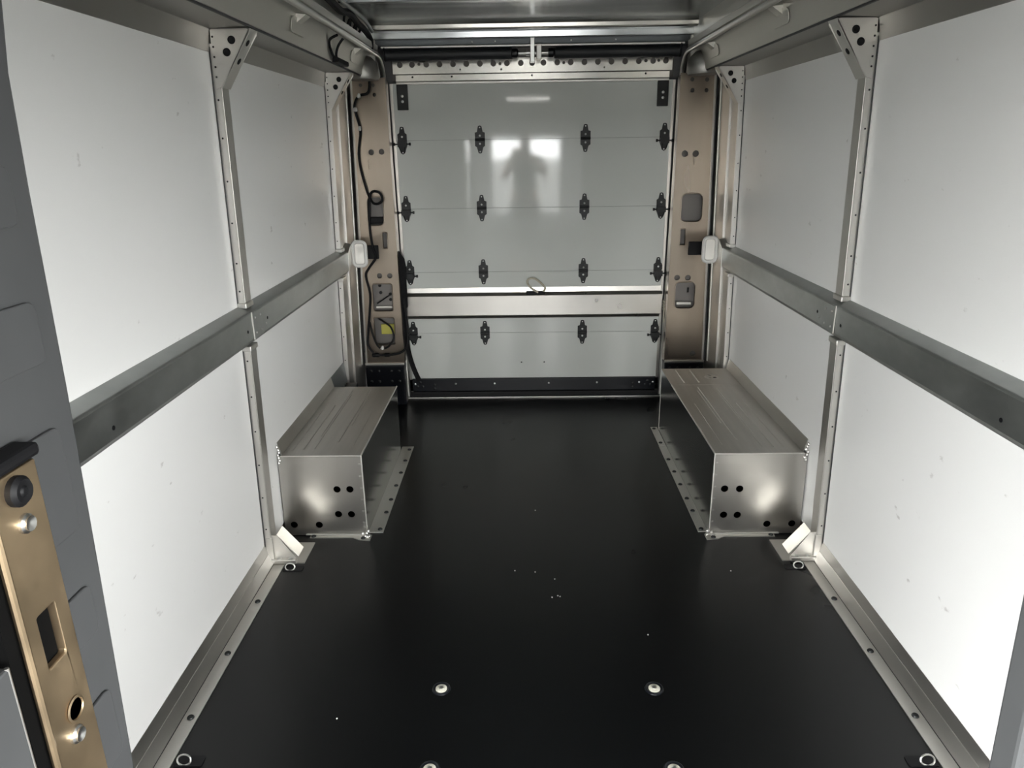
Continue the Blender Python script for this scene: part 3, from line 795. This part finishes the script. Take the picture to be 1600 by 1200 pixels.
    MB().tube([(s * xi, y0, H_), (s * xi, y1, H_)], 0.004, 8).build('side_top_weld', 'alu_bright', t, True)
    MB().tube([(s * (xi - 0.01), y0 - 0.004, 0.006), (s * 1.02, y0 - 0.004, 0.008)], 0.004, 6).build('front_floor_weld', 'alu_bright', t, True)
    q = MB()
    for k in range(9):
        q.lathe((s * (xi + random.uniform(-0.012, 0.016)), y0 - 0.008 + random.uniform(-0.012, 0.004), 0.004 + 0.003 * k * (k % 2)), (random.uniform(-.5, .5), random.uniform(-.5, .5), 1), [(0.004, 0), (0.009, 0.004), (0.005, 0.010)], 8)
    q.build('floor_corner_weld', weld, t, True)
    q = MB()
    for k in range(7):
        q.lathe((s * (xo + 0.006 + random.uniform(-0.006, 0.006)), y0 - 0.003, H_ - 0.035 + 0.012 * k), (random.uniform(-.3, .3), -0.2, 1), [(0.003, 0), (0.006, 0.006), (0.003, 0.012)], 8)
    q.build('wall_corner_weld', weld, t, True)
    for k in range(6):
        MB().box(*sorted((s * (xi + 0.004), s * (xi + 0.014))), y0 - 0.002, y0 + 0.001, 0.06 + k * 0.055, 0.066 + k * 0.055).build('tack_weld', weld, t)
    return t


wheel_box(-1, 'left', 0.754, 2.785, 3.71, None, 'aluminium wheel arch box against the left wall',
          [(-0.868, 0.222), (-0.813, 0.222), (-0.872, 0.104), (-0.816, 0.103), (-1.069, 0.054), (-0.960, 0.053)], [2.83, 2.985, 3.112, 3.262, 3.412, 3.563, 3.712])
wheel_box(1, 'right', 0.724, 2.775, 3.69, 3.985, 'aluminium wheel arch box against the right wall, with a rear extension',
          [(0.775, 0.217), (0.838, 0.216), (0.780, 0.094), (0.838, 0.093), (0.968, 0.049), (1.074, 0.050)], [2.815, 2.980, 3.102, 3.252, 3.400, 3.552, 3.781, 3.995])

# ------------------------------------------------------------------ cables
wc = empty('wiring_harness', (-1.02, 4.45, 0.34))
tag(wc, 'thin black cable hanging down the left rear pillar with a loop at the bottom', 'cable')
p1 = [(-0.90, 4.43, 2.06), (-0.925, 4.44, 2.00), (-0.932, 4.445, 1.93), (-0.950, 4.45, 1.900), (-0.997, 4.45, 1.888), (-1.026, 4.45, 1.837), (-1.020, 4.455, 1.785), (-1.004, 4.46, 1.698), (-1.024, 4.46, 1.574), (-1.012, 4.46, 1.448), (-0.974, 4.46, 1.311), (-0.935, 4.45, 1.285), (-0.900, 4.44, 1.310), (-0.917, 4.44, 1.352), (-0.970, 4.45, 1.345),
      (-0.988, 4.46, 1.207), (-0.991, 4.46, 1.112), (-0.977, 4.45, 1.016), (-0.962, 4.44, 0.969), (-1.015, 4.45, 0.899), (-1.038, 4.46, 0.852), (-1.020, 4.46, 0.740), (-1.032, 4.46, 0.619), (-1.050, 4.46, 0.495), (-1.056, 4.455, 0.411), (-1.018, 4.45, 0.350)]
MB().tube(smooth_path(p1, 4), 0.0075, 8).build('main_cable', 'black_rubber', wc, True)
p2 = [(-1.018, 4.45, 0.350), (-0.956, 4.44, 0.347), (-0.853, 4.43, 0.362), (-0.805, 4.45, 0.409), (-0.800, 4.47, 0.500), (-0.808, 4.48, 0.60), (-0.818, 4.49, 0.70)]
MB().tube(smooth_path(p2, 4), 0.007, 8).build('lower_cable', 'black_rubber', wc, True)
p3 = [(-1.036, 4.46, 0.56), (-1.020, 4.455, 0.47), (-0.985, 4.45, 0.395), (-0.930, 4.45, 0.398), (-0.890, 4.455, 0.455), (-0.905, 4.47, 0.52), (-0.955, 4.49, 0.555), (-0.99, 4.50, 0.575)]
MB().tube(smooth_path(p3, 4), 0.006, 8).build('looped_cable', 'black_rubber', wc, True)
MB().lathe((-1.035, 4.45, 0.345), (1, 0, 0), [(0.008, 0), (0.014, 0.008), (0.014, 0.04), (0.008, 0.05)], 10).build('plug_connector', 'black_rubber', wc, True)
MB().lathe((-0.955, 4.443, 0.347), (1, 0, 0), [(0.008, 0), (0.012, 0.006), (0.012, 0.03), (0.006, 0.04)], 10).build('plug_connector', 'black_rubber', wc, True)
for p, r in (((-1.024, 4.445, 1.815), 0.016), ((-0.998, 4.445, 1.888), 0.012), ((-1.008, 4.452, 1.712), 0.010), ((-0.965, 4.437, 0.395), 0.012)):
    MB().lathe(Vector(p) - Vector((0, 0, 0.012)), (0.2, 0, 1), [(0.006, 0), (r, 0.006), (r * 0.8, 0.018), (0.006, 0.026)], 8).build('white_tape', 'white_plastic', wc, True)
wr = empty('roof_harness', (-0.84, 3.9, 2.2))
tag(wr, 'bundle of dark cables along the roof edge at upper left', 'cable')
MB().tube(smooth_path([(-0.865, 3.0, 2.205), (-0.868, 3.35, 2.200), (-0.872, 3.6, 2.190), (-0.868, 3.75, 2.205), (-0.872, 3.95, 2.192), (-0.875, 4.15, 2.185), (-0.875, 4.27, 2.160), (-0.89, 4.33, 2.11)], 5), 0.016, 8).build('cable_bundle', 'black_rubber', wr, True)
MB().tube(smooth_path([(-0.855, 3.0, 2.222), (-0.852, 3.6, 2.220), (-0.850, 4.0, 2.218), (-0.858, 4.25, 2.195)], 5), 0.009, 8).build('grey_conduit', 'galv', wr, True)
for k in range(3):
    MB().tube(smooth_path([(-0.872, 3.68 + 0.13 * k, 2.195), (-0.884, 3.70 + 0.13 * k, 2.160), (-0.888, 3.76 + 0.13 * k, 2.150), (-0.878, 3.80 + 0.13 * k, 2.185)], 4), 0.006, 6).build('cable_loop', 'black_rubber', wr, True)
wl_ = empty('drop_cable', (-0.93, 3.62, 2.0))
tag(wl_, 'two short black cables dropping from the left door track to the gusset', 'cable')
MB().tube(smooth_path([(-0.885, 3.55, 2.085), (-0.915, 3.52, 2.06), (-0.920, 3.56, 2.02), (-0.925, 3.66, 1.998), (-0.925, 3.85, 1.990)], 5), 0.006, 8).build('curved_cable', 'black_rubber', wl_, True)
MB().tube(smooth_path([(-0.885, 3.66, 2.085), (-0.912, 3.66, 2.05), (-0.922, 3.66, 2.005), (-0.925, 3.80, 1.988)], 5), 0.006, 8).build('straight_cable', 'black_rubber', wl_, True)
MB().box(-0.940, -0.905, 3.62, 3.84, 1.982, 2.004).build('cable_plug', 'black_rubber', wl_, bevel=0.006)

# black webbing strap over the left track
st = empty('pull_strap', (-0.82, 4.54, 0.14))
tag(st, 'wide black webbing strap hanging beside the left door track', 'strap')
MB().prism([(-0.862, 4.520, 1.005), (-0.838, 4.520, 1.000), (-0.803, 4.520, 0.945), (-0.797, 4.520, 0.90), (-0.800, 4.520, 0.64), (-0.826, 4.520, 0.61), (-0.845, 4.520, 0.66), (-0.842, 4.520, 0.94)], (0, 0.012, 0)).build('folded_webbing', 'strap', st, bevel=0.004)
MB().tube(smooth_path([(-0.822, 4.526, 0.64), (-0.825, 4.53, 0.52), (-0.820, 4.54, 0.38), (-0.795, 4.555, 0.24), (-0.760, 4.565, 0.135)], 5), 0.018, 8, flat=0.25).build('tail', 'strap', st, True)
MB().lathe((-0.866, 4.525, 0.985), (0, 0, 1), [(0.012, 0), (0.016, 0.01), (0.012, 0.04), (0.006, 0.05)], 10).build('anchor_knob', 'black_rubber', st, True)
MB().box(-0.868, -0.862, 4.52, 4.53, 1.035, 1.085).build('hook_pin', 'chrome', st)
MB().box(-0.880, -0.850, 4.52, 4.53, 1.068, 1.078).build('hook_bar', 'chrome', st)

# pale cord knotted round the right track
zt_ = empty('cord_knot', (0.85, 4.55, 0.55))
tag(zt_, 'pale cord knotted round the right door track', 'cord')
q = MB()
for k in range(4):
    q.tube([(0.846 + 0.020 * math.cos(a), 4.555 + 0.020 * math.sin(a), 0.60 + 0.018 * k + 0.006 * math.sin(a)) for a in [2 * math.pi * i / 12 for i in range(12)]], 0.004, 6, closed=True)
q.build('wrapped_turns', 'rope', zt_, True)
MB().tube(smooth_path([(0.834, 4.53, 0.615), (0.826, 4.525, 0.575), (0.832, 4.528, 0.53), (0.85, 4.53, 0.49)], 4), 0.0035, 6).build('cord_tail', 'rope', zt_, True)
MB().tube(smooth_path([(0.858, 4.53, 0.66), (0.868, 4.528, 0.70), (0.865, 4.53, 0.78)], 4), 0.0035, 6).build('upper_cord', 'rope', zt_, True)

# ------------------------------------------------------------------ floor fittings
for s, y, lab in ((-1, 2.512, 'steel lashing ring at the foot of the left wall post'), (1, 2.505, 'steel lashing ring at the foot of the right wall post'),
                  (-1, 1.552, 'steel lashing ring at the lower left edge of the photo'), (1, 1.548, 'steel lashing ring at the lower right edge of the photo')):
    t = empty('lashing_ring', (s * 1.012, y, 0))
    tag(t, lab, 'lashing ring', 'floor lashing rings')
    MB().plate(rrect(s * 1.0 - 0.04, s * 1.0 + 0.04, y - 0.006, y + 0.030, 0.006), [], 0.003, lambda a, b, d: (a, b, 0.0005 + d)).build('recess_plate', 'black_rubber', t)
    MB().tube([(s * 1.010 + 0.019 * math.cos(a), y + 0.004 + 0.006 * math.sin(a), 0.014 + 0.013 * math.sin(a)) for a in [2 * math.pi * i / 18 for i in range(18)]], 0.0026, 8, closed=True).build('ring', 'chrome', t, True)
for x, y, lab in ((-0.333, 1.842, 'round black floor fixing with cream centre, left of the two farther ones'), (0.326, 1.840, 'round black floor fixing with cream centre, right of the two farther ones'),
                  (-0.333, 1.535, 'round black floor fixing cut by the bottom edge, left one'), (0.326, 1.533, 'round black floor fixing cut by the bottom edge, right one')):
    t = empty('floor_fixing', (x, y, 0))
    tag(t, lab, 'floor fixing', 'floor fixings')
    MB().lathe((x, y, 0), (0, 0, 1), [(0.029, 0), (0.028, 0.004), (0.025, 0.006), (0.021, 0.003)], 24).build('collar', 'black_paint', t, True)
    k = MB().lathe((x, y - 0.002, 0.0005), (0, 0, 1), [(0.018, 0), (0.018, 0.005), (0.015, 0.0065)], 20).build('insert', 'cream', t, True)
    MB().lathe((x, y - 0.002, 0.007), (0, 0, 1), [(0.008, 0), (0.008, 0.003), (0.005, 0.004)], 6).build('hex_head', 'chrome', k)
q = MB()
for x, y in ((-0.11, 2.50), (-0.03, 2.49), (0.045, 2.44), (0.03, 2.32), (0.052, 2.33), (0.74, 2.49), (-0.63, 1.72), (-0.02, 3.0), (0.35, 2.1), (0.06, 2.325)):
    q.lathe((x, y, 0.0), (0, 0, 1), [(0.002, 0), (0.003, 0.002), (0.001, 0.004)], 6)
o = q.build('grit', 'speck')
tag(o, 'scattered pale specks of grit on the black floor', 'grit', kind='stuff')

# ------------------------------------------------------------------ foreground door edges
sd = empty('sliding_door', (-0.63, 0.6, 0))
tag(sd, 'dark grey plastic sliding door edge with a bronze strike plate at the left edge', 'door')
edge = [(0.735, 0.0), (0.755, 0.5), (0.766, 0.811), (0.783, 1.095), (0.797, 1.344), (0.805, 1.561), (0.812, 1.68), (0.826, 1.751), (0.845, 1.86), (0.86, 2.0)]
MB().prism([(-0.600, y, z) for y, z in edge] + [(-0.600, 0.42, 2.0), (-0.600, 0.42, 0.0)], (-0.05, 0, 0)).build('door_leaf', 'grey_plastic', sd, bevel=0.006)
for z0, z1, ye in ((1.62, 1.69, 0.770), (1.528, 1.590, 0.768), (1.381, 1.450, 0.763), (1.179, 1.308, 0.758), (1.041, 1.107, 0.751), (0.86, 0.96, 0.745)):
    MB().plate(rrect(0.43, ye, z0, z1, 0.012, 3), [], 0.005, lambda a, b, d: (-0.600 + d, a, b)).build('raised_pad', 'grey_plastic', sd, bevel=0.003)
MB().box(-0.600, -0.586, 0.595, 0.690, 0.70, 1.296).build('plate_backing', 'foam', sd)  # dark slab standing in for shade behind the plate holes
sp = MB().plate([(0.612, 0.70), (0.683, 0.70), (0.683, 1.301), (0.612, 1.301)], [rrect(0.631, 0.662, 1.078, 1.142, 0.004), circ(0.653, 1.008, 0.0115, 18)], 0.010, lambda a, b, d: (-0.586 + d, a, b)).build('strike_plate', 'bronze', sd, bevel=0.002, label='bronze zinc-plated strike plate')
MB().tube([(-0.578, 0.611, 0.70), (-0.578, 0.611, 1.30)], 0.004, 8).build('plate_fold', 'bronze', sp, True)
MB().lathe((-0.576, 0.646, 1.281), (1, 0, 0), [(0.016, 0), (0.016, 0.006), (0.012, 0.010), (0.006, 0.009), (0.004, 0.011)], 20).build('rubber_stop', 'black_rubber', sp, True)
for y, z in ((0.648, 1.244), (0.645, 0.980)):
    MB().lathe((-0.576, y, z), (1, 0, 0), [(0.0105, 0), (0.0105, 0.003), (0.008, 0.005), (0.008, 0.007), (0.003, 0.005)], 12).build('bolt', 'chrome', sp, True)
MB().lathe((-0.5755, 0.653, 1.008), (1, 0, 0), [(0.0135, 0), (0.0150, 0.001), (0.0125, 0.002), (0.0118, 0.0)], 18).build('hole_collar', 'bronze', sp, True)
MB().box(-0.600, -0.572, 0.60, 0.690, 1.303, 1.318).build('rubber_cap', 'black_rubber', sd, bevel=0.005)
MB().box(-0.592, -0.578, 0.44, 0.585, 0.60, 1.12).build('lock_cover', 'grey_plastic', sd, bevel=0.003)
MB().tube([(-0.580, 0.583, 0.60), (-0.580, 0.583, 1.12)], 0.0025, 8).build('cover_edge', 'alu_bright', sd, True)

dj = empty('door_jamb', (0.63, 0.84, 0))
tag(dj, 'grey plastic door jamb at the lower right edge of the photo', 'jamb')
MB().prism([(0.622, 0.85, 0.0), (0.610, 0.85, 0.74), (0.600, 0.85, 1.054), (0.585, 0.85, 1.6), (0.57, 0.85, 2.0), (0.74, 0.85, 2.0), (0.74, 0.85, 0.0)], (0, -0.05, 0)).build('jamb_panel', 'grey_plastic', dj, bevel=0.006)
MB().plate(rrect(0.625, 0.70, 0.80, 1.00, 0.02, 3), [], 0.006, lambda a, b, d: (a, 0.80 - d, b)).build('raised_pad', 'grey_plastic', dj, bevel=0.003)

# ------------------------------------------------------------------ the photographer, seen mirrored in the glossy roll-up door
def skinned(name, nodes, links, material, parent, sub=2):
    root = parent.location
    me = bpy.data.meshes.new(name)
    me.from_pydata([tuple(Vector(p) - root) for p, rad in nodes], links, [])
    me.materials.append(M[material])
    ob = bpy.data.objects.new(name, me)
    col.objects.link(ob)
    ob.parent = parent
    ob.modifiers.new('skin', 'SKIN')
    ly = me.skin_vertices[0].data if me.skin_vertices else None
    if ly is None:
        return ob
    for i, (p, rad) in enumerate(nodes):
        rad = rad if isinstance(rad, tuple) else (rad, rad)
        ly[i].radius = rad
        ly[i].use_root = (i == 0)
    sb = ob.modifiers.new('subdivision', 'SUBSURF')
    sb.levels = sb.render_levels = sub
    return ob


PX, PY = -0.02, -0.42
pe = empty('person', (PX, PY, 0))
tag(pe, 'person in dark clothes holding up a phone, mirrored in the white door', 'person')
nodes = [((PX, PY, 0.98), (0.15, 0.11)), ((PX, PY, 1.15), (0.14, 0.10)), ((PX, PY, 1.34), (0.165, 0.11)), ((PX, PY, 1.46), (0.10, 0.08)), ((PX, PY + 0.01, 1.53), (0.052, 0.055)),
         ((PX, PY + 0.015, 1.60), (0.068, 0.085)), ((PX, PY + 0.02, 1.69), (0.078, 0.098)), ((PX, PY + 0.015, 1.76), (0.055, 0.070))]
links = [(i, i + 1) for i in range(7)]
for s in (-1, 1):
    b = len(nodes)
    hx, hy, hz = -0.0695 + s * 0.085, -0.075, 1.545
    nodes += [((PX + s * 0.17, PY, 1.43), 0.062), ((PX + s * 0.27, PY + 0.05, 1.22), 0.048), ((PX + s * 0.20, PY + 0.17, 1.36), 0.043), ((hx + s * 0.02, hy - 0.05, hz - 0.055), 0.029), ((hx + s * 0.012, hy - 0.01, hz - 0.005), (0.018, 0.034))]
    links += [(3, b), (b, b + 1), (b + 1, b + 2), (b + 2, b + 3), (b + 3, b + 4)]
    for k in range(4):
        c = len(nodes)
        z = hz + 0.034 - 0.022 * k
        ln = (0.040, 0.045, 0.042, 0.034)[k]
        nodes += [((hx + s * 0.010, hy + 0.020, z), 0.0095), ((hx + s * 0.002, hy + 0.020 + ln * 0.6, z + 0.003), 0.0088), ((hx - s * 0.024, hy + 0.022 + ln * 0.75, z + 0.004), 0.0078)]
        links += [(b + 4, c), (c, c + 1), (c + 1, c + 2)]
    c = len(nodes)
    nodes += [((hx - s * 0.008, hy - 0.012, hz + 0.020), 0.011), ((hx - s * 0.034, hy + 0.004, hz + 0.034), 0.0095)]
    links += [(b + 4, c), (c, c + 1)]
    b = len(nodes)
    nodes += [((PX + s * 0.10, PY, 0.90), 0.092), ((PX + s * 0.11, PY + 0.01, 0.52), 0.062), ((PX + s * 0.115, PY - 0.01, 0.30), 0.056), ((PX + s * 0.12, PY - 0.02, 0.10), 0.042), ((PX + s * 0.125, PY + 0.08, 0.045), (0.040, 0.034)), ((PX + s * 0.13, PY + 0.15, 0.038), (0.036, 0.026))]
    links += [(0, b), (b, b + 1), (b + 1, b + 2), (b + 2, b + 3), (b + 3, b + 4), (b + 4, b + 5)]
skinned('body', nodes, links, 'skin', pe)
sn = [((PX, PY, 0.92), (0.175, 0.130)), ((PX, PY, 1.15), (0.155, 0.118)), ((PX, PY, 1.34), (0.180, 0.125)), ((PX, PY, 1.455), (0.115, 0.092))]
sl = [(0, 1), (1, 2), (2, 3)]
for s in (-1, 1):
    b = len(sn)
    sn += [((PX + s * 0.175, PY, 1.43), 0.074), ((PX + s * 0.245, PY + 0.03, 1.27), 0.066)]
    sl += [(3, b), (b, b + 1)]
skinned('shirt', sn, sl, 'shirt', pe)
tn = [((PX, PY, 0.97), (0.165, 0.125))]
tl = []
for s in (-1, 1):
    b = len(tn)
    tn += [((PX + s * 0.10, PY, 0.88), 0.108), ((PX + s * 0.11, PY + 0.01, 0.52), 0.078), ((PX + s * 0.118, PY - 0.015, 0.12), 0.066)]
    tl += [(0, b), (b, b + 1), (b + 1, b + 2)]
skinned('trousers', tn, tl, 'trousers', pe)
skinned('hair', [((PX, PY - 0.045, 1.62), (0.062, 0.045)), ((PX, PY - 0.035, 1.71), (0.080, 0.070)), ((PX, PY + 0.01, 1.775), (0.066, 0.080))], [(0, 1), (1, 2)], 'hair', pe)
ph = empty('phone', (-0.0695, -0.055, 1.51))
tag(ph, 'dark phone held up by the person mirrored in the door', 'phone')
MB().box(-0.145, 0.006, -0.060, -0.052, 1.515, 1.585).build('case', 'black_rubber', ph, bevel=0.003)
MB().box(-0.140, 0.001, -0.0612, -0.0602, 1.519, 1.581).build('screen', 'black_paint', ph)
